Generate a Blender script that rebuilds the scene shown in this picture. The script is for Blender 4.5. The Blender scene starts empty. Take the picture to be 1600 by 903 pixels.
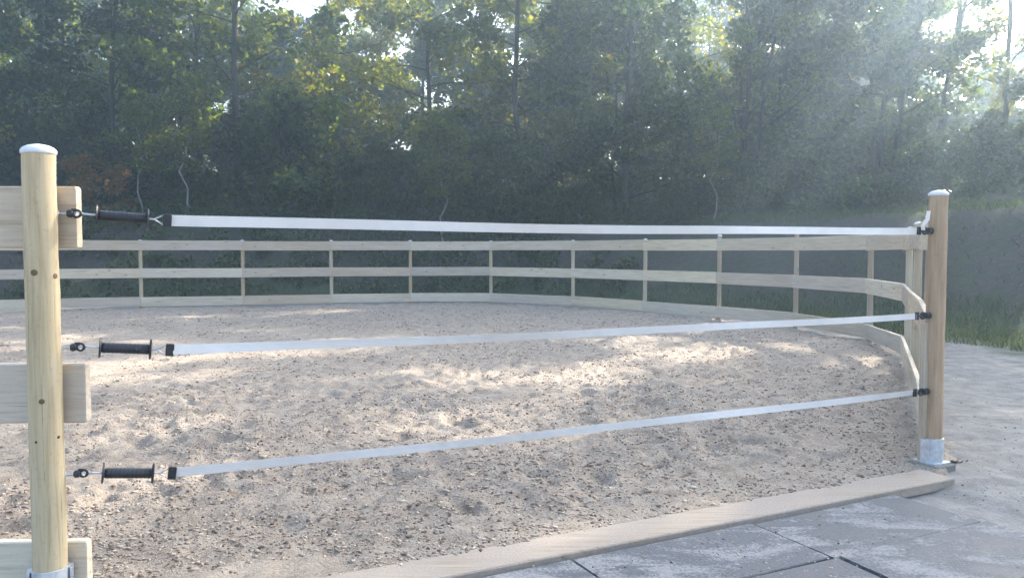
import bpy, math, random
import numpy as np
from mathutils import Vector, Matrix

R = math.radians
SC = bpy.context.scene
COL = SC.collection

# ------------------------------------------------------------------ camera
CAM_H, FPX, HORIZON = 1.40, 1240.0, 392.0
PITCH = math.atan((451.5 - HORIZON) / FPX)
cd = bpy.data.cameras.new('camera')
cam = bpy.data.objects.new('camera', cd)
COL.objects.link(cam)
cam.location = (0, 0, CAM_H)
cam.rotation_euler = (math.pi / 2 - PITCH, 0, 0)
cd.sensor_width = 36
cd.lens = FPX / 1600 * 36
cd.clip_start, cd.clip_end = 0.05, 1000
SC.camera = cam

# ------------------------------------------------------------------ world, sun, exposure
SUN_AZ, SUN_EL = R(42), R(30)           # azimuth from the +Y axis towards +X
w = bpy.data.worlds.new('World')
SC.world = w
w.use_nodes = True
wn = w.node_tree
sky = wn.nodes.new('ShaderNodeTexSky')
sky.sky_type = 'NISHITA'
sky.sun_disc = False
sky.sun_elevation = SUN_EL
sky.sun_rotation = SUN_AZ
sky.air_density = 1.0
sky.dust_density = 4.0
sky.ozone_density = 0.7
bg = wn.nodes['Background']
bg.inputs['Strength'].default_value = 0.15
wn.links.new(sky.outputs['Color'], bg.inputs['Color'])

sl = bpy.data.lights.new('sun', 'SUN')
sl.energy = 5.0
sl.angle = R(0.53)
sl.color = (1.0, 0.93, 0.82)
sun = bpy.data.objects.new('sun', sl)
COL.objects.link(sun)
sdir = Vector((math.sin(SUN_AZ) * math.cos(SUN_EL), math.cos(SUN_AZ) * math.cos(SUN_EL), math.sin(SUN_EL)))
sun.rotation_euler = sdir.to_track_quat('Z', 'Y').to_euler()
sun.location = (20, 25, 30)

vs = SC.view_settings
vs.view_transform = 'Standard'
vs.look = 'None'
vs.exposure = 2.0
vs.gamma = 1.0
vs.use_curve_mapping = False
SC.render.engine = 'CYCLES'
cy = SC.cycles
cy.use_denoising = True
cy.denoiser = 'OPENIMAGEDENOISE'
cy.max_bounces = 6
cy.diffuse_bounces = 3
cy.glossy_bounces = 2
cy.transmission_bounces = 4
cy.volume_bounces = 1
cy.sample_clamp_indirect = 4.0
cy.caustics_reflective = cy.caustics_refractive = False

# ------------------------------------------------------------------ pixel helpers (photograph pixels, 1600 x 903)
FWD = Vector((0, math.cos(PITCH), -math.sin(PITCH)))
UPV = Vector((0, math.sin(PITCH), math.cos(PITCH)))
CAMP = Vector((0, 0, CAM_H))
def ray(px, py):
    return FWD + Vector((1, 0, 0)) * ((px - 800) / FPX) + UPV * ((451.5 - py) / FPX)
def on_ground(px, py, z=0.0):
    r = ray(px, py)
    return CAMP + r * ((z - CAM_H) / r.z)
def at_depth(px, py, y):
    r = ray(px, py)
    return CAMP + r * (y / r.y)

# ------------------------------------------------------------------ mesh helpers
class MB:
    def __init__(self):
        self.v, self.f = [], []
    def add(self, vs_, fs_):
        o = len(self.v)
        self.v += [tuple(p) for p in vs_]
        self.f += [tuple(i + o for i in q) for q in fs_]
        return self
    def box(self, c, half, ax=None, bev=0.0):
        c = Vector(c)
        X, Y, Z = ax if ax else (Vector((1, 0, 0)), Vector((0, 1, 0)), Vector((0, 0, 1)))
        hx, hy, hz = half
        if bev <= 0:
            P = [c + X * (sx * hx) + Y * (sy * hy) + Z * (sz * hz) for sx in (-1, 1) for sy in (-1, 1) for sz in (-1, 1)]
            return self.add(P, [(0, 1, 3, 2), (4, 6, 7, 5), (0, 4, 5, 1), (2, 3, 7, 6), (0, 2, 6, 4), (1, 5, 7, 3)])
        b = bev
        ring = [(hy - b, hz), (hy, hz - b), (hy, -hz + b), (hy - b, -hz), (-hy + b, -hz), (-hy, -hz + b), (-hy, hz - b), (-hy + b, hz)]
        k = 1 - b / max(hy, hz)
        secs = [(-hx, k), (-hx + b, 1), (hx - b, 1), (hx, k)]
        P, F = [], []
        for x, s in secs:
            for (y, z) in ring:
                P.append(c + X * x + Y * (y * s) + Z * (z * s))
        for i in range(3):
            for j in range(8):
                a, d = i * 8 + j, i * 8 + (j + 1) % 8
                F.append((a, d, d + 8, a + 8))
        F.append(tuple(range(8)))
        F.append(tuple(range(31, 23, -1)))
        return self.add(P, F)
    def tube(self, pts, rad, n=10, cap=True):
        pts = [Vector(p) for p in pts]
        rad = rad if isinstance(rad, (list, tuple)) else [rad] * len(pts)
        P, F = [], []
        t0 = (pts[1] - pts[0]).normalized()
        u = t0.orthogonal().normalized()
        for i, p in enumerate(pts):
            a, b = pts[max(i - 1, 0)], pts[min(i + 1, len(pts) - 1)]
            t = (b - a).normalized()
            u = (u - t * u.dot(t)).normalized()
            v = t.cross(u)
            for j in range(n):
                an = 2 * math.pi * j / n
                P.append(p + (u * math.cos(an) + v * math.sin(an)) * rad[i])
        for i in range(len(pts) - 1):
            for j in range(n):
                a, d = i * n + j, i * n + (j + 1) % n
                F.append((a, d, d + n, a + n))
        if cap:
            F.append(tuple(range(n - 1, -1, -1)))
            m = (len(pts) - 1) * n
            F.append(tuple(range(m, m + n)))
        return self.add(P, F)
    def lathe(self, prof, n=20, ax=None, o=(0, 0, 0)):
        """prof: list of (radius, height) along axis ax[2]"""
        X, Y, Z = ax if ax else (Vector((1, 0, 0)), Vector((0, 1, 0)), Vector((0, 0, 1)))
        o = Vector(o)
        P, F = [], []
        for r, h in prof:
            for j in range(n):
                a = 2 * math.pi * j / n
                P.append(o + Z * h + (X * math.cos(a) + Y * math.sin(a)) * r)
        for i in range(len(prof) - 1):
            for j in range(n):
                a, d = i * n + j, i * n + (j + 1) % n
                F.append((a, d, d + n, a + n))
        F.append(tuple(range(n - 1, -1, -1)))
        m = (len(prof) - 1) * n
        F.append(tuple(range(m, m + n)))
        return self.add(P, F)
    def torus(self, c, r, rr, ax, n=16, m=8):
        c = Vector(c)
        X, Y, Z = ax
        P, F = [], []
        for i in range(n):
            a = 2 * math.pi * i / n
            d = X * math.cos(a) + Y * math.sin(a)
            for j in range(m):
                b = 2 * math.pi * j / m
                P.append(c + d * (r + rr * math.cos(b)) + Z * (rr * math.sin(b)))
        for i in range(n):
            for j in range(m):
                F.append((i * m + j, ((i + 1) % n) * m + j, ((i + 1) % n) * m + (j + 1) % m, i * m + (j + 1) % m))
        return self.add(P, F)
    def build(self, name, mat, parent=None, smooth=False, origin=None):
        me = bpy.data.meshes.new(name)
        o = Vector(origin) if origin is not None else Vector((0, 0, 0))
        me.from_pydata([tuple(Vector(p) - o) for p in self.v], [], self.f)
        me.materials.append(mat)
        if smooth:
            me.polygons.foreach_set('use_smooth', [True] * len(me.polygons))
            me.set_sharp_from_angle(angle=R(40))
        me.update()
        ob = bpy.data.objects.new(name, me)
        COL.objects.link(ob)
        ob.location = o
        if parent is not None:
            ob.parent = parent
            ob.matrix_parent_inverse = Matrix.Translation(parent.location).inverted() if parent.type == 'EMPTY' and parent.parent is None else parent_world(parent).inverted()
        return ob

def parent_world(p):
    m = Matrix.LocRotScale(p.location, p.rotation_euler, p.scale)
    if p.parent is not None:
        m = parent_world(p.parent) @ p.matrix_parent_inverse @ m
    return m

def np_mesh(name, verts, quads, mat, smooth=False):
    """quads: (n,k) int array with k = 3 or 4"""
    me = bpy.data.meshes.new(name)
    verts = np.asarray(verts, np.float32)
    quads = np.asarray(quads, np.int32)
    n, k = quads.shape
    me.vertices.add(len(verts))
    me.vertices.foreach_set('co', verts.ravel())
    me.loops.add(n * k)
    me.loops.foreach_set('vertex_index', quads.ravel())
    me.polygons.add(n)
    me.polygons.foreach_set('loop_start', np.arange(0, n * k, k, dtype=np.int32))
    me.polygons.foreach_set('loop_total', np.full(n, k, np.int32))
    if smooth:
        me.polygons.foreach_set('use_smooth', np.ones(n, bool))
    me.materials.append(mat)
    me.update(calc_edges=True)
    me.validate()
    return me

def thing(name, loc, label, cat, group=None):
    o = bpy.data.objects.new(name, None)
    o.empty_display_size = 0.2
    COL.objects.link(o)
    o.location = loc
    o['label'], o['category'] = label, cat
    if group:
        o['group'] = group
    return o

# ------------------------------------------------------------------ numpy noise
def _hash(ix, iy, seed):
    h = (ix.astype(np.int64) * 374761393 + iy.astype(np.int64) * 668265263 + seed * 1442695041) & 0xffffffff
    h = ((h ^ (h >> 13)) * 1274126177) & 0xffffffff
    return ((h ^ (h >> 16)) & 0xffff) / 65535.0
def vnoise(x, y, seed=0):
    ix, iy = np.floor(x), np.floor(y)
    fx, fy = x - ix, y - iy
    fx, fy = fx * fx * (3 - 2 * fx), fy * fy * (3 - 2 * fy)
    a, b = _hash(ix, iy, seed), _hash(ix + 1, iy, seed)
    c, d = _hash(ix, iy + 1, seed), _hash(ix + 1, iy + 1, seed)
    return (a * (1 - fx) + b * fx) * (1 - fy) + (c * (1 - fx) + d * fx) * fy - 0.5
def sstep(a, b, x):
    t = np.clip((x - a) / (b - a), 0, 1)
    return t * t * (3 - 2 * t)

# ------------------------------------------------------------------ materials
def newmat(name):
    m = bpy.data.materials.new(name)
    m.use_nodes = True
    nt = m.node_tree
    b = nt.nodes['Principled BSDF']
    return m, nt, b
def N(nt, t, **kw):
    n = nt.nodes.new(t)
    for k, v in kw.items():
        setattr(n, k, v)
    return n
def ramp(nt, fac, stops):
    r = N(nt, 'ShaderNodeValToRGB')
    e = r.color_ramp.elements
    while len(e) < len(stops):
        e.new(0.5)
    for el, (p, c) in zip(e, stops):
        el.position = p
        el.color = (*c, 1)
    nt.links.new(fac, r.inputs['Fac'])
    return r.outputs['Color']
def noise(nt, vec, scale, detail=4, rough=0.55, dist=0.0):
    n = N(nt, 'ShaderNodeTexNoise')
    n.inputs['Scale'].default_value = scale
    n.inputs['Detail'].default_value = detail
    n.inputs['Roughness'].default_value = rough
    n.inputs['Distortion'].default_value = dist
    nt.links.new(vec, n.inputs['Vector'])
    return n.outputs['Fac']
def mapping(nt, vec, scale=(1, 1, 1), rot=(0, 0, 0)):
    m = N(nt, 'ShaderNodeMapping')
    m.inputs['Scale'].default_value = scale
    m.inputs['Rotation'].default_value = rot
    nt.links.new(vec, m.inputs['Vector'])
    return m.outputs['Vector']
def mix(nt, fac, a, b, mode='MIX'):
    m = N(nt, 'ShaderNodeMix', data_type='RGBA', blend_type=mode)
    for s, v in ((m.inputs[0], fac), (m.inputs[6], a), (m.inputs[7], b)):
        if isinstance(v, (int, float)):
            s.default_value = v
        elif isinstance(v, tuple):
            s.default_value = (*v, 1)
        else:
            nt.links.new(v, s)
    return m.outputs[2]
def math_(nt, op, a, b=None):
    m = N(nt, 'ShaderNodeMath', operation=op)
    for i, v in enumerate((a, b)):
        if v is None:
            continue
        if isinstance(v, (int, float)):
            m.inputs[i].default_value = v
        else:
            nt.links.new(v, m.inputs[i])
    return m.outputs[0]
def maprange(nt, v, a, b, c=0.0, d=1.0):
    m = N(nt, 'ShaderNodeMapRange')
    for i, q in enumerate((v, a, b, c, d)):
        if isinstance(q, (int, float)):
            m.inputs[i].default_value = q
        else:
            nt.links.new(q, m.inputs[i])
    return m.outputs[0]
def bump(nt, b, h, strength, dist):
    n = N(nt, 'ShaderNodeBump')
    n.inputs['Strength'].default_value = strength
    n.inputs['Distance'].default_value = dist
    nt.links.new(h, n.inputs['Height'])
    nt.links.new(n.outputs['Normal'], b.inputs['Normal'])

def wood(name, dark, mid, light, axis='X', knots=True, rough=0.75):
    """planed / peeled softwood, grain along the local axis"""
    m, nt, b = newmat(name)
    tc = N(nt, 'ShaderNodeTexCoord')
    oi = N(nt, 'ShaderNodeObjectInfo')
    off = N(nt, 'ShaderNodeVectorMath', operation='SCALE')
    nt.links.new(oi.outputs['Location'], off.inputs[0])
    off.inputs['Scale'].default_value = 1.7
    ad = N(nt, 'ShaderNodeVectorMath', operation='ADD')
    nt.links.new(tc.outputs['Object'], ad.inputs[0])
    nt.links.new(off.outputs[0], ad.inputs[1])
    v = ad.outputs[0]
    sc = {'X': (1.2, 22, 22), 'Z': (22, 22, 1.2)}[axis]
    g = noise(nt, mapping(nt, v, sc), 2.2, 5, 0.6, 0.6)
    c = ramp(nt, g, [(0.28, dark), (0.5, mid), (0.72, light)])
    bl = noise(nt, v, 2.3, 3)
    c = mix(nt, maprange(nt, bl, 0.35, 0.75, 0.0, 0.45), c, mid)
    rnd = maprange(nt, oi.outputs['Random'], 0, 1, 0.8, 1.1)
    cc = N(nt, 'ShaderNodeCombineColor')
    for i in range(3):
        nt.links.new(rnd, cc.inputs[i])
    c = mix(nt, 1.0, c, cc.outputs[0], 'MULTIPLY')
    if knots:
        vo = N(nt, 'ShaderNodeTexVoronoi')
        vo.inputs['Scale'].default_value = 1.0
        vo.inputs['Randomness'].default_value = 1.0
        ks = {'X': (2.6, 6, 6), 'Z': (6, 6, 2.6)}[axis]
        nt.links.new(mapping(nt, v, ks), vo.inputs['Vector'])
        k = maprange(nt, vo.outputs['Distance'], 0.06, 0.11, 1.0, 0.0)
        c = mix(nt, math_(nt, 'MULTIPLY', k, 0.7), c, tuple(x * 0.35 for x in dark))
    # fine drying cracks along the grain, and a slow drift of tone along the piece
    ck = noise(nt, mapping(nt, v, {'X': (0.8, 60, 60), 'Z': (60, 60, 0.8)}[axis]), 1.6, 3, 0.6, 0.8)
    ck = maprange(nt, ck, 0.655, 0.685, 0.0, 0.65)
    c = mix(nt, ck, c, tuple(x * 0.4 for x in dark))
    sl2 = noise(nt, mapping(nt, v, {'X': (0.7, 4, 4), 'Z': (4, 4, 1.6)}[axis]), 1.3, 3)
    c = mix(nt, maprange(nt, sl2, 0.35, 0.65, 0.0, 0.5), c, mix(nt, 1.0, c, (0.80, 0.76, 0.72), 'MULTIPLY'))
    hs = N(nt, 'ShaderNodeHueSaturation')
    nt.links.new(c, hs.inputs['Color'])
    nt.links.new(maprange(nt, oi.outputs['Random'], 0, 1, 0.488, 0.506), hs.inputs['Hue'])
    r2 = math_(nt, 'FRACT', math_(nt, 'MULTIPLY', oi.outputs['Random'], 7.3))
    nt.links.new(maprange(nt, r2, 0, 1, 0.85, 1.15), hs.inputs['Saturation'])
    c = hs.outputs['Color']
    # grime in fine speckles
    sp = noise(nt, v, 60, 3)
    c = mix(nt, maprange(nt, sp, 0.58, 0.75, 0, 0.25), c, tuple(x * 0.5 for x in dark))
    nt.links.new(c, b.inputs['Base Color'])
    b.inputs['Roughness'].default_value = rough
    bump(nt, b, g, 0.35, 0.004)
    return m

M = {}
M['board'] = wood('pale_board_wood', (0.50, 0.39, 0.26), (0.68, 0.57, 0.42), (0.76, 0.66, 0.51))
M['post'] = wood('round_post_wood', (0.38, 0.285, 0.18), (0.53, 0.42, 0.28), (0.60, 0.495, 0.35), axis='Z')
M['post_tan'] = wood('tan_post_wood', (0.30, 0.20, 0.12), (0.47, 0.335, 0.21), (0.57, 0.43, 0.29), axis='Z')
def dust_over(m, col, lo, hi):
    """sand trodden over the piece in blotches"""
    nt = m.node_tree
    b = nt.nodes['Principled BSDF']
    src = b.inputs['Base Color'].links[0].from_socket
    g_ = N(nt, 'ShaderNodeNewGeometry')
    a = noise(nt, g_.outputs['Position'], 3.5, 8, 0.7, 0.4)
    f = noise(nt, g_.outputs['Position'], 90, 3, 0.7)
    fac = maprange(nt, math_(nt, 'ADD', a, math_(nt, 'MULTIPLY', math_(nt, 'SUBTRACT', f, 0.5), 0.35)), lo, hi, 0, 0.95)
    sandc = ramp(nt, f, [(0.3, tuple(x * 0.7 for x in col)), (0.7, tuple(x * 1.15 for x in col))])
    nt.links.new(mix(nt, fac, src, sandc), b.inputs['Base Color'])
    return m
M['sill'] = wood('sill_wood', (0.25, 0.20, 0.15), (0.38, 0.31, 0.245), (0.47, 0.395, 0.32), knots=False, rough=0.9)
dust_over(M['sill'], (0.39, 0.32, 0.26), 0.38, 0.56)

def plain(name, col, rough=0.6, metal=0.0, var=0.15, scale=30, bumpd=0.0):
    m, nt, b = newmat(name)
    tc = N(nt, 'ShaderNodeTexCoord')
    n = noise(nt, tc.outputs['Object'], scale, 5)
    c = ramp(nt, n, [(0.3, tuple(x * (1 - var) for x in col)), (0.7, tuple(min(1, x * (1 + var)) for x in col))])
    nt.links.new(c, b.inputs['Base Color'])
    nt.links.new(maprange(nt, n, 0.3, 0.7, rough - 0.1, rough + 0.1), b.inputs['Roughness'])
    b.inputs['Metallic'].default_value = metal
    if bumpd:
        bump(nt, b, n, 0.5, bumpd)
    return m
M['cap'] = plain('white_cap', (0.72, 0.72, 0.74), 0.55, var=0.1)
M['zinc'] = plain('galvanised_steel', (0.62, 0.64, 0.67), 0.45, 0.55, var=0.2)
M['plastic'] = plain('black_plastic', (0.022, 0.022, 0.026), 0.42, var=0.3)
M['wire'] = plain('bright_wire', (0.6, 0.6, 0.6), 0.3, 0.9, var=0.1)
M['dark_hole'] = plain('screw_hole', (0.03, 0.022, 0.015), 0.9)
M['knot'] = plain('wood_knot', (0.17, 0.10, 0.05), 0.8, var=0.5, scale=90)
M['block'] = plain('footing', (0.22, 0.2, 0.18), 0.9, var=0.3, bumpd=0.004)
M['bark'] = plain('bark', (0.055, 0.045, 0.036), 0.9, var=0.45, scale=9, bumpd=0.03)
M['pale_bark'] = plain('pale_bark', (0.26, 0.25, 0.21), 0.85, var=0.3, scale=9, bumpd=0.01)

def tape_mat():
    m, nt, b = newmat('white_woven_tape')
    tc = N(nt, 'ShaderNodeTexCoord')
    uvn = tc.outputs['Object']
    at_ = N(nt, 'ShaderNodeAttribute', attribute_name='across')
    wvo = maprange(nt, math_(nt, 'SINE', math_(nt, 'MULTIPLY', at_.outputs['Fac'], 17.0)), 0.2, 0.9, 0.0, 0.55)
    n = noise(nt, uvn, 14, 4)
    c = mix(nt, wvo, (0.79, 0.73, 0.68), (0.58, 0.53, 0.49))
    c = mix(nt, maprange(nt, n, 0.45, 0.75, 0, 0.3), c, (0.55, 0.53, 0.5))
    nt.links.new(c, b.inputs['Base Color'])
    b.inputs['Roughness'].default_value = 0.5
    return m
M['tape'] = tape_mat()

def leaf_mat(name, cols, trans):
    m, nt, b = newmat(name)
    geo = N(nt, 'ShaderNodeNewGeometry')
    oi = N(nt, 'ShaderNodeObjectInfo')
    c = ramp(nt, geo.outputs['Random Per Island'], [(0.0, cols[0]), (0.5, cols[1]), (0.9, cols[2]), (1.0, cols[3])])
    hs = N(nt, 'ShaderNodeHueSaturation')
    nt.links.new(c, hs.inputs['Color'])
    nt.links.new(maprange(nt, oi.outputs['Random'], 0, 1, 0.475, 0.515), hs.inputs['Hue'])
    nt.links.new(maprange(nt, oi.outputs['Random'], 0, 1, 0.75, 1.2), hs.inputs['Value'])
    c = hs.outputs['Color']
    nt.links.new(c, b.inputs['Base Color'])
    b.inputs['Roughness'].default_value = 0.34
    tr = N(nt, 'ShaderNodeBsdfTranslucent')
    c2 = mix(nt, 1.0, c, (3.0, 2.7, 0.7), 'MULTIPLY')
    nt.links.new(c2, tr.inputs['Color'])
    ms = N(nt, 'ShaderNodeMixShader')
    ms.inputs[0].default_value = trans
    nt.links.new(b.outputs[0], ms.inputs[1])
    nt.links.new(tr.outputs[0], ms.inputs[2])
    nt.links.new(ms.outputs[0], nt.nodes['Material Output'].inputs['Surface'])
    return m
M['leaf'] = leaf_mat('broad_leaves', [(0.045, 0.075, 0.018), (0.07, 0.11, 0.025), (0.11, 0.14, 0.035), (0.17, 0.15, 0.05)], 0.5)
M['leaf_gold'] = leaf_mat('light_leaves', [(0.06, 0.085, 0.018), (0.10, 0.125, 0.025), (0.14, 0.15, 0.03), (0.2, 0.16, 0.045)], 0.6)
M['leaf_dark'] = leaf_mat('dark_leaves', [(0.02, 0.04, 0.015), (0.034, 0.06, 0.02), (0.055, 0.085, 0.026), (0.10, 0.11, 0.035)], 0.42)
M['leaf_brown'] = leaf_mat('autumn_leaves', [(0.10, 0.05, 0.02), (0.15, 0.075, 0.03), (0.12, 0.10, 0.03), (0.2, 0.1, 0.04)], 0.45)
M['grass'] = leaf_mat('grass_blades', [(0.026, 0.044, 0.016), (0.04, 0.064, 0.022), (0.058, 0.078, 0.03), (0.10, 0.09, 0.05)], 0.3)

def sand_mat():
    m, nt, b = newmat('trampled_sand')
    tc = N(nt, 'ShaderNodeTexCoord')
    v = tc.outputs['Object']
    big = noise(nt, v, 0.7, 4, 0.6)
    med = noise(nt, v, 7, 6, 0.7, 0.4)
    fin = noise(nt, v, 55, 6, 0.75)
    c = ramp(nt, med, [(0.25, (0.26, 0.18, 0.12)), (0.5, (0.48, 0.39, 0.30)), (0.75, (0.65, 0.545, 0.43))])
    c = mix(nt, maprange(nt, big, 0.35, 0.7, 0, 0.5), c, (0.45, 0.365, 0.29))
    c = mix(nt, maprange(nt, fin, 0.5, 0.72, 0, 0.7), c, (0.15, 0.10, 0.072))
    c = mix(nt, maprange(nt, fin, 0.48, 0.3, 0, 0.5), c, (0.64, 0.56, 0.46))
    nt.links.new(c, b.inputs['Base Color'])
    b.inputs['Roughness'].default_value = 0.95
    h = math_(nt, 'ADD', math_(nt, 'MULTIPLY', med, 1.0), math_(nt, 'MULTIPLY', fin, 0.7))
    bump(nt, b, h, 1.0, 0.035)
    return m
M['sand'] = sand_mat()

def crumb_mat():
    m, nt, b = newmat('sand_crumbs')
    geo = N(nt, 'ShaderNodeNewGeometry')
    c = ramp(nt, geo.outputs['Random Per Island'], [(0.0, (0.15, 0.105, 0.075)), (0.4, (0.33, 0.25, 0.185)), (0.7, (0.48, 0.395, 0.305)), (1.0, (0.60, 0.51, 0.40))])
    nt.links.new(c, b.inputs['Base Color'])
    b.inputs['Roughness'].default_value = 0.95
    return m
M['crumb'] = crumb_mat()

def ground_mat():
    """bare sandy yard; grass and brown earth on the bank follow a vertex attribute"""
    m, nt, b = newmat('yard_and_bank')
    tc = N(nt, 'ShaderNodeTexCoord')
    v = tc.outputs['Object']
    at = N(nt, 'ShaderNodeAttribute', attribute_name='outside')
    s = math_(nt, 'ADD', at.outputs['Fac'], maprange(nt, noise(nt, v, 0.8, 5, 0.65), 0.2, 0.8, -0.9, 0.9))
    med = noise(nt, v, 5, 6, 0.7, 0.3)
    fin = noise(nt, v, 45, 5, 0.7)
    yard = ramp(nt, med, [(0.3, (0.16, 0.148, 0.135)), (0.5, (0.26, 0.243, 0.223)), (0.72, (0.37, 0.345, 0.31))])
    yard = mix(nt, maprange(nt, fin, 0.52, 0.75, 0, 0.5), yard, (0.13, 0.12, 0.11))
    earth = ramp(nt, med, [(0.3, (0.035, 0.028, 0.024)), (0.7, (0.075, 0.06, 0.053))])
    grass = ramp(nt, med, [(0.3, (0.028, 0.045, 0.018)), (0.7, (0.065, 0.085, 0.032))])
    c = mix(nt, maprange(nt, s, 1.4, 2.0), yard, grass)
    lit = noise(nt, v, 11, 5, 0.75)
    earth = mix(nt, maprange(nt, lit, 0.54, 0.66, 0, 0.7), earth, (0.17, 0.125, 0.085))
    earth = mix(nt, maprange(nt, noise(nt, v, 1.3, 5, 0.7, 0.5), 0.45, 0.62, 0, 0.85), earth, grass)
    c = mix(nt, maprange(nt, s, 3.6, 4.3), c, earth)
    c = mix(nt, maprange(nt, s, 7.0, 7.8), c, grass)
    nt.links.new(c, b.inputs['Base Color'])
    b.inputs['Roughness'].default_value = 0.95
    bump(nt, b, math_(nt, 'ADD', med, math_(nt, 'MULTIPLY', fin, 0.4)), 0.7, 0.03)
    return m
M['ground'] = ground_mat()

def slab_mat():
    m, nt, b = newmat('dusty_slab')
    tc = N(nt, 'ShaderNodeTexCoord')
    geo = N(nt, 'ShaderNodeNewGeometry')
    v = geo.outputs['Position']
    a = noise(nt, mapping(nt, v, (1.6, 3.4, 1), (0, 0, -0.45)), 1.3, 8, 0.68, 0.9)
    f = noise(nt, v, 70, 4, 0.7)
    c = ramp(nt, f, [(0.3, (0.05, 0.055, 0.066)), (0.7, (0.105, 0.112, 0.128))])
    dust = ramp(nt, f, [(0.3, (0.19, 0.185, 0.185)), (0.7, (0.33, 0.32, 0.31))])
    fac = math_(nt, 'ADD', a, math_(nt, 'MULTIPLY', math_(nt, 'SUBTRACT', f, 0.5), 0.3))
    c = mix(nt, maprange(nt, fac, 0.485, 0.60), c, dust)
    nt.links.new(c, b.inputs['Base Color'])
    nt.links.new(maprange(nt, fac, 0.45, 0.58, 0.6, 0.95), b.inputs['Roughness'])
    bump(nt, b, f, 0.4, 0.006)
    return m
M['slab'] = slab_mat()

# ------------------------------------------------------------------ layout: gate posts and the ring of the fence
DL = 2.88
PL = at_depth(68.8, 541, DL); PL = Vector((PL.x, PL.y, 0))        # gate post on the camera side
g = on_ground(1464, 737)
PR = Vector((g.x, g.y + 0.065, 0))
GD = (PR - PL).normalized()                                         # along the gate
GN = Vector((GD.y, -GD.x, 0))                                       # towards the camera side (outside)
ZUP = Vector((0, 0, 1))
POST_R = 0.0565

ring = [(PR.x + 0.02, PR.y + 0.03), (3.50, 6.74), (4.28, 8.47), (5.06, 10.2), (5.36, 11.95), (4.98, 14.0), (4.06, 15.65), (2.88, 17.35),
        (1.45, 19.2), (-0.56, 20.5), (-2.62, 20.45), (-4.54, 19.95), (-6.57, 19.35), (-8.78, 18.75), (-10.9, 18.0), (-12.8, 17.0), (-14.4, 15.6),
        (-15.5, 13.9), (-16.1, 11.9), (-16.0, 9.8), (-15.2, 7.9), (-13.8, 6.3), (-12.1, 5.1), (-10.2, 4.2), (-8.2, 3.55), (-6.1, 3.1), (-3.95, 2.86), (PL.x, PL.y)]
RA = np.array(ring)
def ring_sd(x, y):
    """signed distance to the closed fence line, positive outside"""
    d = np.full(x.shape, 1e9)
    inside = np.zeros(x.shape, bool)
    for i in range(len(RA)):
        (x1, y1), (x2, y2) = RA[i], RA[(i + 1) % len(RA)]
        ex, ey = x2 - x1, y2 - y1
        t = np.clip(((x - x1) * ex + (y - y1) * ey) / (ex * ex + ey * ey), 0, 1)
        d = np.minimum(d, np.hypot(x - x1 - t * ex, y - y1 - t * ey))
        cross = ((y1 > y) != (y2 > y)) & (x < ex * (y - y1) / (ey if abs(ey) > 1e-9 else 1e-9) + x1)
        inside ^= cross
    return np.where(inside, -d, d)

def bank_s(x, y, sd):
    """how far outside the paddock, on the far and right-hand sides only (0 on the camera's yard)"""
    back = sstep(1.5, 7.0, y + 0.15 * np.abs(x))
    return np.maximum(sd, 0) * back
def terrain_z(x, y):
    sd = ring_sd(x, y)
    s = bank_s(x, y, sd)
    z = 2.35 * sstep(2.6, 7.6, s) + 0.03 * np.maximum(s - 7.6, 0) + 2.6 * sstep(11, 32, s)
    z = z + 0.05 * vnoise(x * 0.9, y * 0.9, 3) * sstep(1.0, 3.0, s) * 3 + 0.5 * vnoise(x * 0.22, y * 0.22, 9) * sstep(4, 9, s) + 0.3 * vnoise(x * 0.7 + 9, y * 0.7, 10) * sstep(3, 7, s)
    near = 0.018 * vnoise(x * 2.1, y * 2.1, 5) + 0.012 * vnoise(x * 6, y * 6, 6)
    z = z + near * (sd > 0) - 0.045 * sstep(-0.1, -0.6, sd)
    # bed of the paving slabs
    g_s = (x - PL.x) * GN.x + (y - PL.y) * GN.y
    g_t = (x - PL.x) * GD.x + (y - PL.y) * GD.y
    bed = sstep(0.2, 0.34, g_s) * sstep(1.40, 1.30, g_s) * sstep(4.62, 4.50, g_t)
    z = z - 0.03 * bed
    return z, s

# ------------------------------------------------------------------ ground sheet
def axis_coords(lo, hi, flo, fhi, fine, coarse):
    a = list(np.arange(flo, fhi, fine))
    st, p = fine, fhi
    while p < hi:
        a.append(p); st = min(st * 1.12, coarse); p += st
    a.append(hi)
    st, p = fine, flo
    while p > lo:
        st = min(st * 1.12, coarse); p -= st
        a.append(max(p, lo))
    return np.array(sorted(set(np.round(a, 5))))
gx = axis_coords(-85, 85, -4, 11, 0.06, 2.5)
gy = axis_coords(-40, 95, 1.5, 14, 0.06, 2.5)
X, Y = np.meshgrid(gx, gy)
Z, S = terrain_z(X, Y)
def grid_quads(nx, ny):
    i = np.arange(nx * ny).reshape(ny, nx)
    return np.stack([i[:-1, :-1], i[:-1, 1:], i[1:, 1:], i[1:, :-1]], -1).reshape(-1, 4)
me = np_mesh('ground', np.stack([X, Y, Z], -1).reshape(-1, 3), grid_quads(len(gx), len(gy)), M['ground'], True)
at = me.attributes.new('outside', 'FLOAT', 'POINT')
at.data.foreach_set('value', S.ravel().astype(np.float32))
ob = bpy.data.objects.new('ground', me); COL.objects.link(ob)
ob['kind'] = 'structure'; ob['label'] = 'sandy yard rising to a shaded earth and grass bank'

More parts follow.
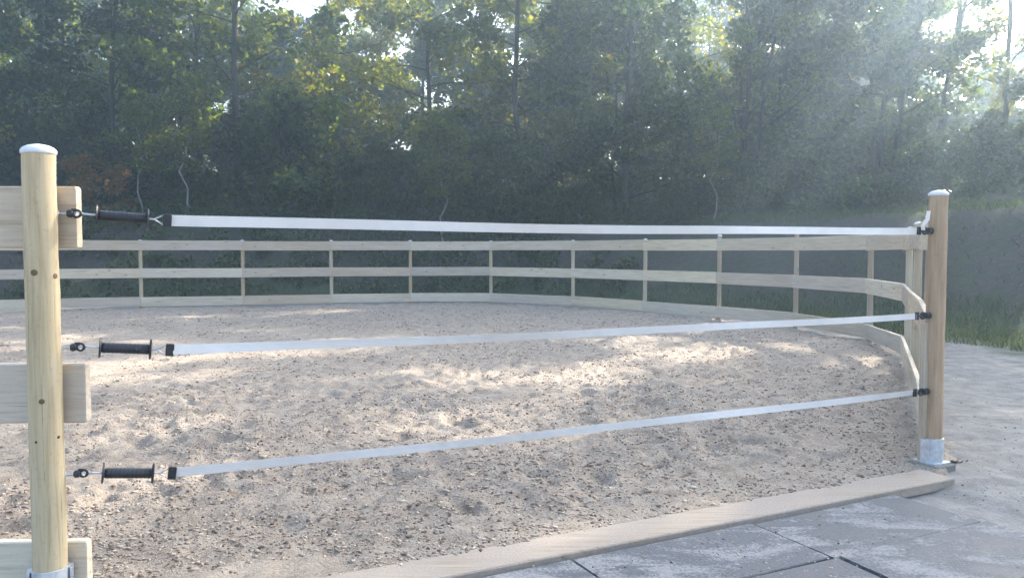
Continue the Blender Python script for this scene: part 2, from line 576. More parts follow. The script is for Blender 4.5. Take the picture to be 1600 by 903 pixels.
# ------------------------------------------------------------------ arena sand, with its lumps as relief
def sand_z(x, y):
    sd = ring_sd(x, y)
    z = 0.035 + 0.03 * vnoise(x * 0.8, y * 0.8, 11) + 0.035 * vnoise(x * 2.6, y * 2.6, 12)
    lump = vnoise(x * 6.5, y * 6.5, 13) + 0.7 * vnoise(x * 13 + 3, y * 13, 14) + 0.5 * vnoise(x * 26, y * 26, 15)
    patch_ = 0.6 + 1.6 * np.clip(vnoise(x * 1.1, y * 1.1, 19) + .25, 0, .6)
    z = z + 0.042 * lump * patch_
    # hoof dents
    hx, hy = x * 2.2 + 0.7 * vnoise(x, y, 21), y * 2.2 + 0.7 * vnoise(x, y, 22)
    cx, cy2 = np.floor(hx), np.floor(hy)
    px, py = cx + 0.25 + 0.5 * _hash(cx, cy2, 31), cy2 + 0.25 + 0.5 * _hash(cx, cy2, 32)
    r = np.hypot(hx - px, hy - py)
    amp = _hash(cx, cy2, 33) > 0.35
    z = z + amp * (-0.03 * np.exp(-(r / 0.16) ** 2) + 0.014 * np.exp(-((r - 0.28) / 0.1) ** 2))
    # calmer near the gate sill
    gs = (x - PL.x) * -GN.x + (y - PL.y) * -GN.y
    calm = sstep(-0.05, 0.4, gs)
    z = 0.043 + (z - 0.043) * (0.3 + 0.7 * calm) - 0.05 * sstep(-0.085, -0.15, gs)
    z = z - 0.12 * sstep(-0.05, 0.45, sd) * sstep(0.0, 0.05, gs)
    return z, sd, gs
sx = axis_coords(-17, 6.2, -3.2, 3.6, 0.022, 0.11)
sy = axis_coords(2.0, 21.4, 2.4, 8.0, 0.022, 0.11)
X, Y = np.meshgrid(sx, sy)
Z, SD, GS = sand_z(X, Y)
L0 = (PR - PL).length
GT = (X - PL.x) * GD.x + (Y - PL.y) * GD.y
ok = ((SD < 0.42) & (GS > 0.02)) | ((GS > -0.24) & (GS <= 0.05) & (GT > -0.05) & (GT < L0 + 0.0))
q = grid_quads(len(sx), len(sy))
q = q[ok.ravel()[q].all(1)]
used = np.unique(q)
rem = np.full(X.size, -1); rem[used] = np.arange(len(used))
me = np_mesh('arena_sand', np.stack([X, Y, Z], -1).reshape(-1, 3)[used], rem[q], M['sand'], True)
ob = bpy.data.objects.new('arena_sand', me); COL.objects.link(ob)
ob['kind'] = 'structure'; ob['label'] = 'trampled sandy riding surface inside the fence'

rng = np.random.default_rng(5)
n = 150000
yy = 2.6 * np.exp(rng.random(n) * math.log(19 / 2.6))
xx = (rng.random(n) * 2 - 1) * 0.78 * yy
keep = vnoise(xx * 1.6, yy * 1.6, 41) + 0.5 * vnoise(xx * 5, yy * 5, 42) + 0.35 * rng.random(n) > 0.05
xx, yy = xx[keep], yy[keep]
zz, sd, gs = sand_z(xx, yy)
gt = (xx - PL.x) * GD.x + (yy - PL.y) * GD.y
keep = ((sd < -0.05) | ((gs > -0.1) & (gs < .1) & (gt > .1) & (gt < L0 - .1)))
xx, yy, zz = xx[keep], yy[keep], zz[keep]
n = len(xx)
base = np.array([(1, 0, 0), (-0.5, 0.85, 0), (-0.5, -0.85, 0), (0.1, 0.1, 0.75), (0.0, 0, -0.5)])
tri = np.array([(0, 1, 3), (1, 2, 3), (2, 0, 3), (1, 0, 4), (2, 1, 4), (0, 2, 4)])
size = (0.0035 + 0.014 * rng.random(n) ** 3) * (0.8 + 0.045 * yy)
an = rng.random(n) * 6.283
ca, sa = np.cos(an), np.sin(an)
st = np.stack([0.8 + rng.random(n) ** 2 * 1.5, 0.5 + 0.5 * rng.random(n), 0.4 + rng.random(n) * 0.5], -1)
V = base[None] * st[:, None] * (1 + 0.5 * (rng.random((n, 5, 3)) - 0.5)) * size[:, None, None]
Vr = np.stack([V[..., 0] * ca[:, None] - V[..., 1] * sa[:, None], V[..., 0] * sa[:, None] + V[..., 1] * ca[:, None], V[..., 2]], -1)
Vr += np.stack([xx, yy, zz + size * 0.15], -1)[:, None]
T = (tri[None] + (np.arange(n) * 5)[:, None, None]).reshape(-1, 3)
me = np_mesh('sand_crumbs', Vr.reshape(-1, 3), T, M['crumb'])
ob = bpy.data.objects.new('sand_crumbs', me); COL.objects.link(ob)
ob['kind'] = 'stuff'; ob['label'] = 'loose crumbs and chips strewn over the arena sand'; ob['category'] = 'sand'

n = 26000
yy = 2.3 * np.exp(rng.random(n) * math.log(14 / 2.3))
xx = (rng.random(n) * 2 - 1) * 0.8 * yy
sd = ring_sd(xx, yy)
gs = (xx - PL.x) * -GN.x + (yy - PL.y) * -GN.y
gt = (xx - PL.x) * GD.x + (yy - PL.y) * GD.y
keep = (sd > 0.05) & (vnoise(xx * 2.2, yy * 2.2, 61) + 0.5 * rng.random(n) > 0.2) & ((gs < -0.31) | (gt > L0 + 0.15))
xx, yy, gs, gt = xx[keep], yy[keep], gs[keep], gt[keep]
zz = terrain_z(xx, yy)[0]
zz = np.where((gs < -0.31) & (gs > -1.36) & (gt < L0 - 0.05), np.maximum(zz, 0.027), zz)
n = len(xx)
size = (0.0025 + 0.007 * rng.random(n) ** 3) * (0.8 + 0.05 * yy)
V = base[None] * (0.6 + 0.8 * rng.random((n, 5, 3))) * size[:, None, None] + np.stack([xx, yy, zz], -1)[:, None]
T = (tri[None] + (np.arange(n) * 5)[:, None, None]).reshape(-1, 3)
me = np_mesh('yard_grit', V.reshape(-1, 3), T, M['crumb'])
ob = bpy.data.objects.new('yard_grit', me); COL.objects.link(ob)
ob['kind'] = 'stuff'; ob['label'] = 'loose grit scattered over paving and yard outside the gate'; ob['category'] = 'grit'

# ------------------------------------------------------------------ slabs in front of the gate and the sill beam
pav = bpy.data.objects.new('paving', None); COL.objects.link(pav)
pav.location = (PR.x, PR.y, 0)
pav['kind'] = 'structure'; pav['label'] = 'dusty dark paving slabs laid along the gate sill'
random.seed(3)
L0 = (PR - PL).length
SL, SWD = 1.06, 0.52
j0 = on_ground(1420, 786)
t0 = (j0 - PL).dot(GD)
for row in range(2):
    for k in range(-5, 1):
        a0, a1 = t0 + (k - 1) * SL + random.uniform(.006, .011) + row * 0.02, t0 + k * SL - random.uniform(.006, .011) + row * 0.02
        d0, d1 = 0.315 + row * SWD + random.uniform(0, .006), 0.315 + row * SWD + SWD - random.uniform(.004, .014)
        c = PL + GD * ((a0 + a1) / 2) + GN * ((d0 + d1) / 2)
        tilt = Matrix.Rotation(random.uniform(-0.02, 0.02), 3, GD) @ Matrix.Rotation(random.uniform(-0.008, 0.008), 3, GN)
        MB().box((c.x, c.y, 0.004 + random.uniform(-0.006, 0.006)), ((a1 - a0) / 2, (d1 - d0) / 2, 0.022),
                 (tilt @ GD, tilt @ (ZUP.cross(GD)), tilt @ ZUP), 0.005).build('slab', M['slab'], pav, origin=c)
mid = (PL + PR) / 2 + GN * 0.185 - GD * 0.14
t = thing('gate_sill', (mid.x, mid.y, 0), 'pale wooden plank lying on the ground between the two gate posts', 'sill')
MB().box((mid.x, mid.y, 0.014), (L0 / 2 - 0.06, 0.115, 0.030), (GD, ZUP.cross(GD), ZUP), 0.006).build('plank', M['sill'], t, origin=(mid.x, mid.y, 0.02))

# ------------------------------------------------------------------ gate posts
ZTOP = at_depth(1476, 303, PR.y).z
INS_L = [at_depth(x_, y, PL.y + GD.y * .115).z for x_, y in ((113, 334), (121, 542), (125, 739))]
INS_R = [at_depth(1440, y, PR.y - GD.y * .1).z for y in (361, 493, 612)]

def gate_post(P, mat, label, insz, dirn, sleeve_h, marks, lean=0.0, k_=1.0):
    t = thing('gate_post', P, label, 'post', 'gate posts')
    prof, nn = [], 26
    n_h = 14
    mb = MB()
    pts, rad = [], []
    rnd = random.Random(int(P.x * 1000))
    for i in range(n_h + 1):
        f = i / n_h
        pts.append(P + Vector((rnd.uniform(-.0015, .0015) + lean * f, rnd.uniform(-.0015, .0015), -0.02 + (ZTOP + 0.02) * f)))
        rad.append(POST_R * (1.03 - 0.06 * f) + rnd.uniform(-.0008, .0008))
    mb.tube(pts, rad, nn)
    mb.build('shaft', mat, t, True, origin=P)
    top = P + Vector((lean, 0, ZTOP))
    r = rad[-1]
    cp = MB().lathe([(r + .002, -.012), (r + .0045, -.008), (r + .0035, .002), (r * .93, .010), (r * .66, .018), (r * .25, .023), (.004, .024)], 26, o=top)
    cp.build('cap', M['cap'], t, True, origin=top)
    sl_ = MB().lathe([(r + .010, -.02), (r + .010, sleeve_h), (r + .0035, sleeve_h + .001)], 26, o=P)
    ax = (dirn, ZUP.cross(dirn), ZUP)
    sl_.box(P + Vector((0, 0, 0.052)), (0.078, 0.078, 0.005), ax)
    for s in (-1, 1):
        sl_.box(P + dirn * (s * (r + .014)) + Vector((0, 0, sleeve_h / 2)), (0.005, 0.03, sleeve_h / 2 - .004), ax)
    sl_.build('sleeve', M['zinc'], t, False, origin=P)
    MB().box(P + Vector((0, 0, 0.0)), (0.10, 0.10, 0.046), ax, .008).build('footing', M['block'], t, origin=P)
    for (ang, z, rr) in marks:
        d = Vector((math.cos(ang), math.sin(ang), 0))
        c = P + d * (POST_R * 0.985) + Vector((0, 0, z))
        MB().lathe([(rr * 1.0, -.004), (rr, .0012), (rr * .5, .0016)], 10, (ZUP.cross(d), ZUP, d), c).build('knot' if rr > .008 else 'screw_hole', M['knot'] if rr > .008 else M['dark_hole'], t)
    for z in insz:
        c = P + Vector((0, 0, z))
        side = ZUP.cross(dirn)
        ins = MB()
        e = c + dirn * (POST_R + 0.048)
        fr = (side, ZUP, dirn)
        ins.lathe([(.009 * k_, -.022 * k_), (.014 * k_, -.016 * k_), (.014 * k_, -.004), (.009 * k_, .0)], 12, fr, e)
        ins.torus(e + dirn * (.012 * k_), .0125 * k_, .0048 * k_, (dirn, ZUP, side))
        if k_ > 1:
            ins.lathe([(.013, -.045), (.022, -.04), (.022, -.032), (.010, -.026), (.009, -.01)], 12, fr, e)
        ins.box(e + dirn * .002 + ZUP * .012, (.008, .004, .006), (dirn, side, ZUP))
        io = ins.build('insulator', M['plastic'], t, True, origin=e)
        MB().tube([c + dirn * (POST_R - .01), e - dirn * .02], .0038, 8).build('screw', M['wire'], io)
        MB().lathe([(.012, 0), (.012, .003), (.006, .005)], 10, fr, c + dirn * (POST_R - .002)).build('washer', M['wire'], io)
    return t
FA = math.atan2(-PL.y, -PL.x)
def ang_for(P, px, y):
    """post-surface angle that shows at photo column px"""
    d = Vector((-P.x, -P.y, 0)); d.normalize()
    off = (at_depth(px, y, P.y).x - P.x)
    a = math.asin(max(-.95, min(.95, off / POST_R)))
    return math.atan2(d.y, d.x) + a
mk = [(ang_for(PL, px, py), at_depth(px, py, DL - .05).z, rr) for px, py, rr in ((55, 426, .0115), (84, 432, .009), (66, 627, .010), (59, 690, .005), (89, 686, .0055))]
gate_post(PL, M['post'], 'thick pale yellow gate post with white cap, boards end behind it', INS_L, GD, 0.235, mk)
gp = gate_post(PR, M['post_tan'], 'tan gate post in a grey steel shoe where curved rails end', INS_R, -GD, 0.205, [], k_=1.5)
# upright batten beside the far gate post
bp = at_depth(1439, 740, PR.y + 0.02)
MB().box((bp.x, PR.y + 0.0, 0.47), (0.022, 0.024, 0.47), (GD, ZUP.cross(GD), ZUP), .004).build('batten', M['post'], gp, origin=(bp.x, PR.y, 0))

# ------------------------------------------------------------------ ring fence
BZ = [(0.09, 0.308), (0.757, 0.98), (1.41, 1.638)]
fence = thing('paddock_fence', (RA[9][0], RA[9][1], 0), 'pale three-rail board fence curving round the sandy arena', 'fence')
cen = Vector((-4.5, 11.5, 0))
inner = []
for i, (x, y) in enumerate(ring):
    P = Vector((x, y, 0))
    a = Vector((*ring[max(i - 1, 0)], 0)); b_ = Vector((*ring[min(i + 1, len(ring) - 1)], 0))
    tan = (b_ - a).normalized()
    nin = Vector((-tan.y, tan.x, 0))
    if nin.dot(cen - P) < 0:
        nin = -nin
    inner.append((P, tan, nin))
rnd = random.Random(8)
PRF = 0.043
for i in range(1, len(ring) - 1):
    P, tan, nin = inner[i]
    C = P - nin * PRF
    PRF = 0.06 if i == 1 else 0.043
    C = P - nin * PRF
    h = (1.70 if i < 7 else 1.655) + rnd.uniform(-.015, .02)
    mb = MB().tube([C + Vector((0, 0, -.2)), C + Vector((0, 0, .6)), C + Vector((rnd.uniform(-.01, .01), 0, h))], [PRF * 1.04, PRF, PRF * .96], 14)
    po = mb.build('post', M['post_tan'] if i == 1 else M['post'], fence, True, origin=C)
    MB().lathe([(PRF + .002, -.012), (PRF + .003, 0), (PRF * .7, .015), (.004, .022)], 12, o=C + Vector((0, 0, h))).build('cap', M['cap'], po, True)
BT = 0.02
for i in range(len(ring) - 1):
    (P0, t0_, n0), (P1, t1_, n1) = inner[i], inner[i + 1]
    last = i == len(ring) - 2
    A, B = P0 + n0 * (BT + .002), P1 + n1 * (BT + .002)
    if i == 0:
        A = PR + Vector((-.02, .03, 0)) + (B - PR).normalized() * 0.03
    if last:                                   # boards pass behind the gate post and end just past it
        d = (Vector((PL.x, PL.y + POST_R + BT + .004, 0)) - A).normalized()
        B = Vector((PL.x, PL.y + POST_R + BT + .004, 0)) + d * 0.100
    d = (B - A).normalized()
    for k, (z0, z1) in enumerate(BZ):
        e0, e1 = rnd.uniform(.002, .006), rnd.uniform(.002, .006)
        a_, b2 = A + d * e0, B - d * e1
        dz0, dz1 = rnd.uniform(-.008, .008), rnd.uniform(-.008, .008)
        if last:
            dz0 = dz1 = 0
            b2 = b2 + d * (0.004, 0.016, 0.0)[k]
        c = (a_ + b2) / 2 + Vector((0, 0, (z0 + z1) / 2 + (dz0 + dz1) / 2))
        ax_ = (b2 - a_ + Vector((0, 0, dz1 - dz0))).normalized()
        sd_ = ZUP.cross(ax_).normalized()
        bo = MB().box((0, 0, 0), ((b2 - a_).length / 2, BT, (z1 - z0) / 2), None, .005).build('board', M['board'], None)
        bo.rotation_euler = Matrix((ax_, sd_, ax_.cross(sd_))).transposed().to_euler()
        bo.location = c
        bo.parent = fence
        bo.matrix_parent_inverse = Matrix.Translation(fence.location).inverted()

# ------------------------------------------------------------------ tape gates: hook, handle, buckle, tape
def tape_gate(k, zl, zr, label, sag):
    A = PL + GD * (POST_R + 0.066) + Vector((0, 0, zl))
    B = PR - GD * (POST_R + 0.066) + Vector((0, 0, zr))
    root = thing('gate_tape', (A.x, A.y, A.z), label, 'gate tape', 'electric tapes closing the gateway')
    D0 = (B - A).normalized()
    LK = .325
    K = A + D0 * LK - Vector((0, 0, (.020, .027, .037)[k]))
    D1, D2 = (K - A).normalized(), (B - K).normalized()
    S_ = ZUP.cross(D0).normalized()
    U1, U2 = D1.cross(S_), D2.cross(S_)
    LA = (K - A).length
    D, U_ = D1, U1
    fr = (S_, U_, D)
    def p(dist, dz=0.0):
        q = A + D1 * dist if dist <= LA else K + D2 * (dist - LA)
        return q + Vector((0, 0, dz))
    # hook through the ring
    hk = [p(.055), p(.02), p(.004, .004), p(-.006, .010), p(-.012, .004), p(-.010, -.008), p(.002, -.012)]
    MB().tube(hk, .0036, 8).build('hook', M['wire'], root, True)
    h0, h1 = (.055, .235)
    prof = [(.006, h0), (0.037, h0 + .0005), (.040, h0 + .003), (0.037, h0 + .007), (.017, h0 + .009)]
    x = h0 + .014
    while x < h1 - .016:
        prof += [(.0191, x), (.0196, x + .003), (.0196, x + .009), (.0191, x + .011)]
        x += .0145
    prof += [(.017, h1 - .009), (.037, h1 - .007), (.040, h1 - .003), (.037, h1 - .0005), (.006, h1)]
    MB().lathe(prof, 20, fr, A).build('handle', M['plastic'], root, True, origin=A)
    # triangle link
    e0 = h1 + .052
    MB().tube([p(h1 - .002), p(h1 + .018), p(e0, .0) + U_ * .019, p(e0, .0) - U_ * .019, p(h1 + .018)], .0034, 8).build('link', M['wire'], root, True)
    bk = MB().box(p(e0 + .013), (.015, .005, .024), (D, S_, U_), .002)
    for s in (-1, 1):
        bk.lathe([(.004, -.008), (.004, .008)], 8, (D, U_, S_), p(e0 + .013) + U_ * (s * .011))
    bk.build('buckle', M['plastic'], root, False)
    # band
    Lb = LA + (B - K).length
    D, U_ = D2, U2
    s0, s1 = e0 + .024, Lb - .05
    n_ = 60
    hw = (.0215, .0185, .0185)[k]
    P_, F_ = [], []
    rr = random.Random(40 + k)
    ph = [rr.uniform(0, 6.28) for _ in range(4)]
    for i in range(n_ + 1):
        f = i / n_
        c = p(s0 + (s1 - s0) * f) - Vector((0, 0, sag * 4 * f * (1 - f)))
        tw = 0.16 * math.sin(3.1 * f * 2 + ph[0]) + 0.12 * math.sin(11 * f + ph[1]) + 0.07 * math.sin(29 * f + ph[2])
        c = c + Vector((0, 0, .0025 * math.sin(11 * f + ph[2]))) + S_ * (.006 * math.sin(7 * f + ph[3]))
        up = U_ * math.cos(tw) + S_ * math.sin(tw)
        for o_, sgn in ((up * hw, 1), (up * hw, -1), (-up * hw, -1), (-up * hw, 1)):
            P_.append(c + o_ + S_ * (sgn * .0006))
    for i in range(n_):
        for j in range(4):
            a, b2 = i * 4 + j, i * 4 + (j + 1) % 4
            F_.append((a, b2, b2 + 4, a + 4))
    F_ += [(0, 1, 2, 3), tuple(n_ * 4 + j for j in (3, 2, 1, 0))]
    bd = MB().add(P_, F_).build('band', M['tape'], root, False, origin=A)
    ac = bd.data.attributes.new('across', 'FLOAT', 'POINT')
    ac.data.foreach_set('value', np.tile(np.array([1, 1, -1, -1], np.float32), n_ + 1))
    # far end: buckle, ring link
    b0 = Lb - .045
    fb = MB().box(p(b0), (.008, .005, .025), (D, S_, U_), .002)
    fb.box(p(b0 - .02), (.004, .004, .024), (D, S_, U_))
    fb.build('end_buckle', M['plastic'], root, False)
    MB().tube([p(b0 + .006), p(Lb - .012)] , .006, 8).build('end_link', M['plastic'], root, True)
    if k == 0:                                    # folded spare tape standing up at the far end
        q0 = p(Lb - .03)
        pts = [q0 + U_ * .004 + S_ * -.012, q0 + U_ * .03 + D * -.008 + S_ * -.014, q0 + U_ * .045 + D * .01 + S_ * -.012, q0 + U_ * .07 + D * .04 + S_ * -.01, q0 + U_ * .125 + D * .052 + S_ * -.008]
        P_, F_ = [], []
        for pt in pts:
            for o_, sgn in ((D * .018, 1), (D * .018, -1), (D * -.018, -1), (D * -.018, 1)):
                P_.append(pt + o_ + S_ * (sgn * .001))
        for i in range(len(pts) - 1):
            for j in range(4):
                a, b2 = i * 4 + j, i * 4 + (j + 1) % 4
                F_.append((a, b2, b2 + 4, a + 4))
        F_ += [(0, 1, 2, 3), tuple((len(pts) - 1) * 4 + j for j in (3, 2, 1, 0))]
        MB().add(P_, F_).build('spare_end', M['tape'], root)
tape_gate(0, INS_L[0], INS_R[0], 'uppermost white electric tape with black handle, level with the top rail', .012)
tape_gate(1, INS_L[1], INS_R[1], 'middle white electric tape with black handle strung between gate posts', .010)
tape_gate(2, INS_L[2], INS_R[2], 'lowest white electric tape with black handle, hung just above the sand', .004)

# ------------------------------------------------------------------ trees and shrubs
def leaves_mesh(name, centers, radii, per, size, rng, mat, flat=0.75):
    n = len(centers) * per
    c = np.repeat(centers, per, 0)
    r = np.repeat(radii, per)
    off = rng.normal(size=(n, 3))
    off /= np.linalg.norm(off, axis=1, keepdims=True)
    off *= (rng.random((n, 1)) ** 0.45) * r[:, None]
    off[:, 2] *= flat
    p = c + off
    ax = rng.normal(size=(n, 3)); ax[:, 2] -= 0.35
    ax /= np.linalg.norm(ax, axis=1, keepdims=True)
    nr = rng.normal(size=(n, 3)); nr[:, 2] += 0.9
    sd = np.cross(ax, nr); sd /= np.linalg.norm(sd, axis=1, keepdims=True) + 1e-9
    nn = np.cross(sd, ax)
    L = size * (0.6 + 0.8 * rng.random(n))[:, None]
    W = L * (0.30 + 0.12 * rng.random(n))[:, None]
    v = np.stack([p - ax * L * .5, p + sd * W + nn * W * .35, p + ax * L * .5, p - sd * W + nn * W * .35], 1)
    q = np.arange(n * 4).reshape(-1, 4)
    return np_mesh(name, v.reshape(-1, 3), q, mat)

def grow(seed, H, cb, Rc, r0, nl, per, size, bark, leafmat, lean=0.0, stems=1, clump=0.62, sparse=1.0):
    """returns (wood mesh, leaf mesh) for one kind of tree"""
    rng = np.random.default_rng(seed)
    rn = random.Random(seed)
    mb = MB()
    C, RD = [], []
    for st in range(stems):
        sa_ = rn.uniform(0, 6.28)
        ln = lean + (0.12 if stems > 1 else 0)
        dx, dy = math.cos(sa_) * ln, math.sin(sa_) * ln
        pts, rad = [], []
        wob = [rn.uniform(-.28, .28) for _ in range(20)]
        ns = 9
        ox, oy = (math.cos(sa_) * .25, math.sin(sa_) * .25) if stems > 1 else (0, 0)
        for i in range(ns + 1):
            f = i / ns
            pts.append(Vector((ox + dx * H * f + wob[i] * f * 1.6, oy + dy * H * f + wob[i + 9] * f * 1.6, -0.5 + (H + .5) * f)))
            rad.append(r0 / math.sqrt(stems) * (1.15 if i == 0 else 1) * (1 - .93 * f) ** .8)
        mb.tube(pts, rad, 9)
        for j in range(nl // stems):
            f = cb / H + (1 - cb / H) * ((j + rn.random()) / (nl // stems)) * .98
            i = min(int(f * ns), ns - 1)
            s = pts[i].lerp(pts[i + 1], f * ns - i)
            a = j * 2.4 + rn.uniform(-.5, .5)
            g_ = (f - cb / H) / (1 - cb / H)
            ll = Rc * (0.55 + .75 * math.sin(min(1, g_ * 1.15 + .18) * math.pi)) * rn.uniform(.6, 1.1) * (.75 if g_ > .85 else 1)
            el = rn.uniform(.1, .75) + .35 * g_
            d = Vector((math.cos(a) * math.cos(el), math.sin(a) * math.cos(el), math.sin(el)))
            lp, lr = [s], [max(.012, r0 * .36 * (1 - .75 * f))]
            for m_ in range(1, 5):
                d = (d + Vector((rn.uniform(-.22, .22), rn.uniform(-.22, .22), rn.uniform(-.22, .16)))).normalized()
                lp.append(lp[-1] + d * (ll / 4))
                lr.append(max(.006, lr[0] * (1 - m_ / 4.6)))
            mb.tube(lp, lr, 5, False)
            for m_ in (2, 3, 4):
                for _ in range(2 if m_ > 2 else 1):
                    if rn.random() > sparse:
                        continue
                    tip = lp[m_] + Vector((rn.uniform(-1, 1), rn.uniform(-1, 1), rn.uniform(-.6, .6))) * clump * .9
                    C.append(tuple(tip)); RD.append(clump * rn.uniform(.6, 1.25))
                    if rn.random() < .5:
                        mb.tube([lp[m_], (lp[m_] + tip) / 2 + Vector((0, 0, .05)), tip], [.012, .008, .004], 4, False)
    C, RD = np.array(C), np.array(RD)
    me = bpy.data.meshes.new('trunk')
    me.from_pydata(mb.v, [], mb.f)
    me.materials.append(bark)
    me.polygons.foreach_set('use_smooth', [True] * len(me.polygons))
    me.update()
    return me, leaves_mesh('crown', C, RD, per, size, rng, leafmat)

KINDS = {
    'oak_a': grow(1, 16, 1.8, 3.6, .13, 34, 95, .21, M['bark'], M['leaf'], clump=.7),
    'oak_b': grow(2, 17, 1.4, 3.3, .12, 36, 95, .20, M['bark'], M['leaf_dark'], clump=.72),
    'ash': grow(3, 18, 3.4, 3.2, .12, 32, 90, .21, M['bark'], M['leaf'], lean=.06, clump=.7),
    'twin': grow(4, 17, 3.4, 2.9, .17, 33, 60, .19, M['bark'], M['leaf'], stems=3, sparse=.72),
    'airy': grow(5, 18, 2.4, 3.1, .10, 34, 70, .19, M['bark'], M['leaf_gold'], sparse=.7),
    'tall': grow(7, 20, 7.4, 3.2, .12, 28, 80, .19, M['bark'], M['leaf'], clump=.66, sparse=.6),
    'low': grow(6, 9, .8, 2.6, .09, 30, 95, .18, M['bark'], M['leaf_dark']),
}
SHRUBS = {
    'shrub_a': grow(11, 2.7, .1, 1.6, .05, 30, 80, .15, M['bark'], M['leaf_dark'], stems=5, clump=.4, sparse=.8),
    'shrub_b': grow(12, 3.6, .25, 1.6, .06, 30, 75, .17, M['bark'], M['leaf_dark'], stems=4, clump=.44, sparse=.75),
    'brown': grow(13, 1.9, .2, .9, .03, 20, 60, .11, M['bark'], M['leaf_brown'], stems=4, clump=.28, sparse=.8),
    'sapling': grow(14, 4.2, 1.9, .8, .035, 14, 40, .12, M['pale_bark'], M['leaf'], clump=.3),
}
TL = {'oak_a': ('broadleaf_tree', 'broad leafy tree with dark trunk on the wooded bank', 'broad leafy trees on the bank'),
      'oak_b': ('broadleaf_tree', 'dense dark green tree leafed low down on the bank', 'dense dark trees on the bank'),
      'ash': ('broadleaf_tree', 'slightly leaning tree with bare lower trunk on the bank', 'leaning trees on the bank'),
      'twin': ('broadleaf_tree', 'thin-leaved tree with several upright stems', 'several-stemmed trees on the bank'),
      'airy': ('broadleaf_tree', 'slender open-crowned tree with sky between its leaves', 'open-crowned trees on the bank'),
      'tall': ('broadleaf_tree', 'tall straight tree with bare trunk and high crown', 'tall bare-trunked trees on the bank'),
      'low': ('broadleaf_tree', 'low bushy dark tree under the taller trees', 'low bushy trees under the wood'),
      'shrub_a': ('shrub', 'dark dense bush at the foot of the wood', 'dark bushes at the foot of the wood'),
      'shrub_b': ('shrub', 'tall mid green bush along the wood edge', 'tall green bushes along the wood edge'),
      'brown': ('shrub', 'small brown-leaved bush on the bank behind the pale yellow post', None),
      'sapling': ('sapling', 'thin pale-stemmed sapling at the edge of the wood', 'saplings at the wood edge')}
trng = random.Random(77)
def plant(kind, x, y, scale=1.0, rz=None, label=None):
    name, lab, grp = TL[kind]
    wm, lm = (KINDS | SHRUBS)[kind]
    z = float(terrain_z(np.array([x]), np.array([y]))[0][0])
    t = thing(name, (x, y, z - .02), label or lab, 'tree' if name == 'broadleaf_tree' else name, grp)
    t.rotation_euler.z = trng.uniform(0, 6.28) if rz is None else rz
    t.scale = (scale * trng.uniform(.9, 1.1), scale * trng.uniform(.9, 1.1), scale)
    for nm, m_ in (('trunk' if name != 'shrub' else 'stems', wm), ('crown' if name != 'shrub' else 'foliage', lm)):
        o = bpy.data.objects.new(nm, m_)
        COL.objects.link(o)
        o.parent = t
    return t
def at_px(px, d):
    """ground position at photo column px, d metres in front"""
    return (px - 800) / FPX * d, d

# the wood, row by row (photo column spreads past the frame on both sides)
WHERE = ('along the front of the wood', 'in the second rank of the wood', 'deep in the wood', 'at the back of the wood')
def bank_pull(px, y, start):
    """the bank comes nearer on the sunny side"""
    y -= max(0.0, min((px - start) / 1100, 1.0)) * 6
    return (px - 800) / FPX * y, y
for row, (d, step, lo, hi) in enumerate(((29.5, 4.4, -500, 2300), (33.5, 4.6, -520, 2400), (53, 3.4, -300, 1440), (61, 3.8, -250, 1420))):
    px = lo + trng.uniform(0, 60)
    while px < hi:
        x, y = bank_pull(px, d + trng.uniform(-1.3, 1.3), 1250) if row < 2 else at_px(px, d + trng.uniform(-2, 2))
        if row >= 2:
            kinds = ['oak_a', 'oak_b', 'oak_a', 'low']
        elif px < 1120:
            kinds = (['oak_a', 'oak_b', 'airy', 'oak_b'], ['oak_a', 'airy', 'oak_b', 'ash'])[row]
        elif px < 1750:
            kinds = (['airy', 'twin', 'airy'], ['airy', 'tall', 'twin'])[row]
        else:
            kinds = ['tall', 'airy', 'oak_b', 'oak_a']
        glade = 400 < px < 700 or 1000 < px < 1160
        if glade and row == 1:
            kinds = ['airy']
        kd = trng.choice(kinds)
        if not (glade and row == 0):
          plant(kd, x, y, trng.uniform(.88, 1.15) * (1.1 if row >= 2 else 1), label=TL[kd][1].split(' on the ')[0].split(' under the ')[0] + ' ' + WHERE[row])
        px += step * FPX / d * trng.uniform(.75, 1.25) * (1.35 if px > 1180 and row < 2 else 1)
for px in (880, 960, 1215, 1300, 1400):                  # lower trees filling in between the trunks
    x, y = bank_pull(px, 31.3 + trng.uniform(-.8, .8), 1250)
    plant('low', x, y, trng.uniform(.8, 1.15), label='low bushy dark tree filling the wood between taller trunks')
# bushes at the foot of the wood
for row, (d, step, sc_) in enumerate(((28.0, 2.7, .8), (31.4, 2.9, .9), (36, 3.2, 1.1), (43, 4.0, 1.2))):
    px = -500
    while px < 2200:
        x, y = bank_pull(px, d + trng.uniform(-.6, .6), 1150)
        kd = trng.choice(['shrub_a', 'shrub_a', 'shrub_b'])
        lab = {'shrub_a': 'dark dense bush ', 'shrub_b': 'tall mid green bush '}[kd] + WHERE[row]
        plant(kd, x, y, trng.choice([.6, .8, .9, 1.0, 1.15, 1.35]) * sc_, label=lab)
        px += step * FPX / d * trng.uniform(.75, 1.25)
for px, lab in ((222, 'thin pale-stemmed sapling next to the brown-leaved bush'), (291, 'second pale sapling along from the brown-leaved bush'),
                (693, 'third pale sapling along from the brown-leaved bush'), (1115, 'fourth pale sapling along from the brown-leaved bush')):
    x, y = at_px(px, 25.9)
    plant('sapling', x, y, trng.uniform(.85, 1.0), label=lab)
x, y = at_px(158, 25.6)
plant('brown', x, y)

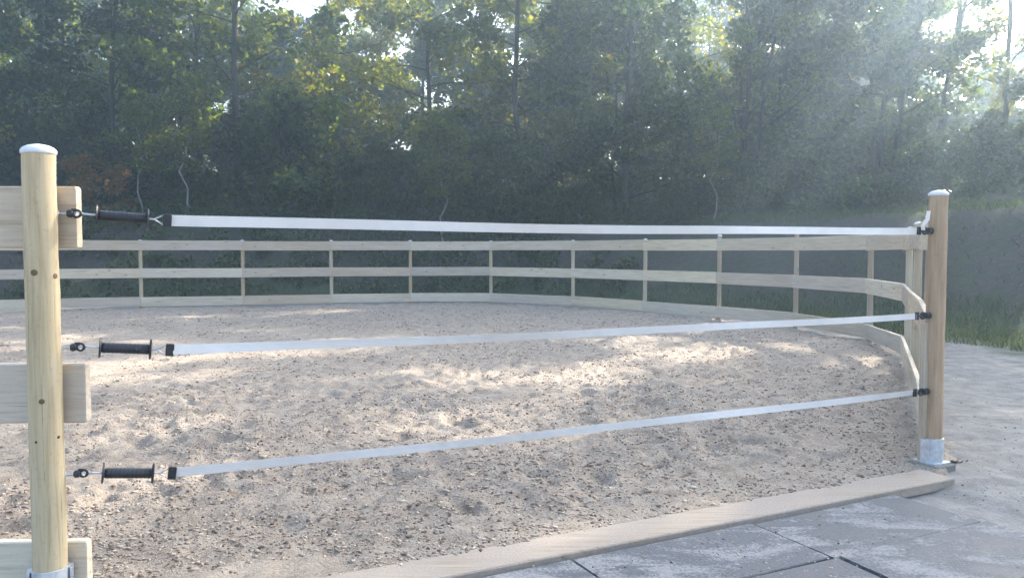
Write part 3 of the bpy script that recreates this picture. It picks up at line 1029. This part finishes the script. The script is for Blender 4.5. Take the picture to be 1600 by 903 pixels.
# ------------------------------------------------------------------ grass on the bank
rng = np.random.default_rng(9)
n = 330000
gx_, gy_ = rng.uniform(-22, 20, n), rng.uniform(5, 31, n)
sd = ring_sd(gx_, gy_)
s = bank_s(gx_, gy_, sd) + 0.9 * vnoise(gx_ * .9, gy_ * .9, 51)
keep = ((s > 1.5) & (s < 3.9)) | ((s > 6.9) & (s < 10)) | ((s > 3.5) & (s < 7) & (rng.random(n) < .3 * (vnoise(gx_ * .5, gy_ * .5, 77) + .35 + .5 * (gx_ < 2))))
keep &= (gy_ > np.abs(gx_) * 1.0)
gx_, gy_ = gx_[keep], gy_[keep]
gz_, _ = terrain_z(gx_, gy_)
n = len(gx_)
a = rng.random(n) * 6.283
hh = rng.uniform(.05, .2, n) * (1 + .7 * (vnoise(gx_ * 2.5, gy_ * 2.5, 78)))
wd = rng.uniform(.006, .014, n)
lean = rng.normal(0, .5, (n, 2)) * hh[:, None]
b0 = np.stack([gx_ - np.cos(a) * wd, gy_ - np.sin(a) * wd, gz_ - .01], -1)
b1 = np.stack([gx_ + np.cos(a) * wd, gy_ + np.sin(a) * wd, gz_ - .01], -1)
tp = np.stack([gx_ + lean[:, 0], gy_ + lean[:, 1], gz_ + hh], -1)
me = np_mesh('bank_grass', np.stack([b0, b1, tp], 1).reshape(-1, 3), np.arange(n * 3).reshape(-1, 3), M['grass'])
ob = bpy.data.objects.new('bank_grass', me); COL.objects.link(ob)
ob['kind'] = 'stuff'; ob['label'] = 'rough grass along the foot and crest of the bank'; ob['category'] = 'grass'

# low leafy growth spilling down the bank
rng = np.random.default_rng(19)
n = 5200
ux, uy = rng.uniform(-22, 20, n), rng.uniform(6, 30, n)
us = bank_s(ux, uy, ring_sd(ux, uy))
dens = vnoise(ux * .35, uy * .35, 91) + .5 * vnoise(ux * 1.1, uy * 1.1, 92) + np.where(ux < 3, .22, -.22 - .2 * np.clip(ux - 5, 0, 3)) + .05 * (us - 5)
keep = (us > 2.8) & (us < 9.5) & (dens > 0.0) & (uy > np.abs(ux))
ux, uy, dens = ux[keep], uy[keep], dens[keep]
uz = terrain_z(ux, uy)[0]
rad_ = (.16 + .34 * rng.random(len(ux))) * (.7 + dens)
cc_ = np.stack([ux, uy, uz + rad_ * rng.uniform(.2, 1.3, len(ux))], -1)
me = leaves_mesh('bank_undergrowth', cc_, rad_, 34, .12, rng, M['leaf_dark'])
ob = bpy.data.objects.new('bank_undergrowth', me); COL.objects.link(ob)
ob['kind'] = 'stuff'; ob['label'] = 'low dark undergrowth creeping down the shaded bank'; ob['category'] = 'undergrowth'

# ------------------------------------------------------------------ dusty air
hz = MB().box((0, 28, 14), (86, 69, 16))
hm = bpy.data.materials.new('dusty_air')
hm.use_nodes = True
hn = hm.node_tree
for nd in list(hn.nodes):
    if nd.type == 'BSDF_PRINCIPLED':
        hn.nodes.remove(nd)
pv = hn.nodes.new('ShaderNodeVolumePrincipled')
pv.inputs['Color'].default_value = (0.64, 0.82, 1.0, 1)
pv.inputs['Density'].default_value = 0.0078
pv.inputs['Anisotropy'].default_value = 0.8
hn.links.new(pv.outputs['Volume'], hn.nodes['Material Output'].inputs['Volume'])
ho = hz.build('haze', hm)
ho['kind'] = 'stuff'; ho['label'] = 'thin dusty haze filling the air'; ho['category'] = 'haze'
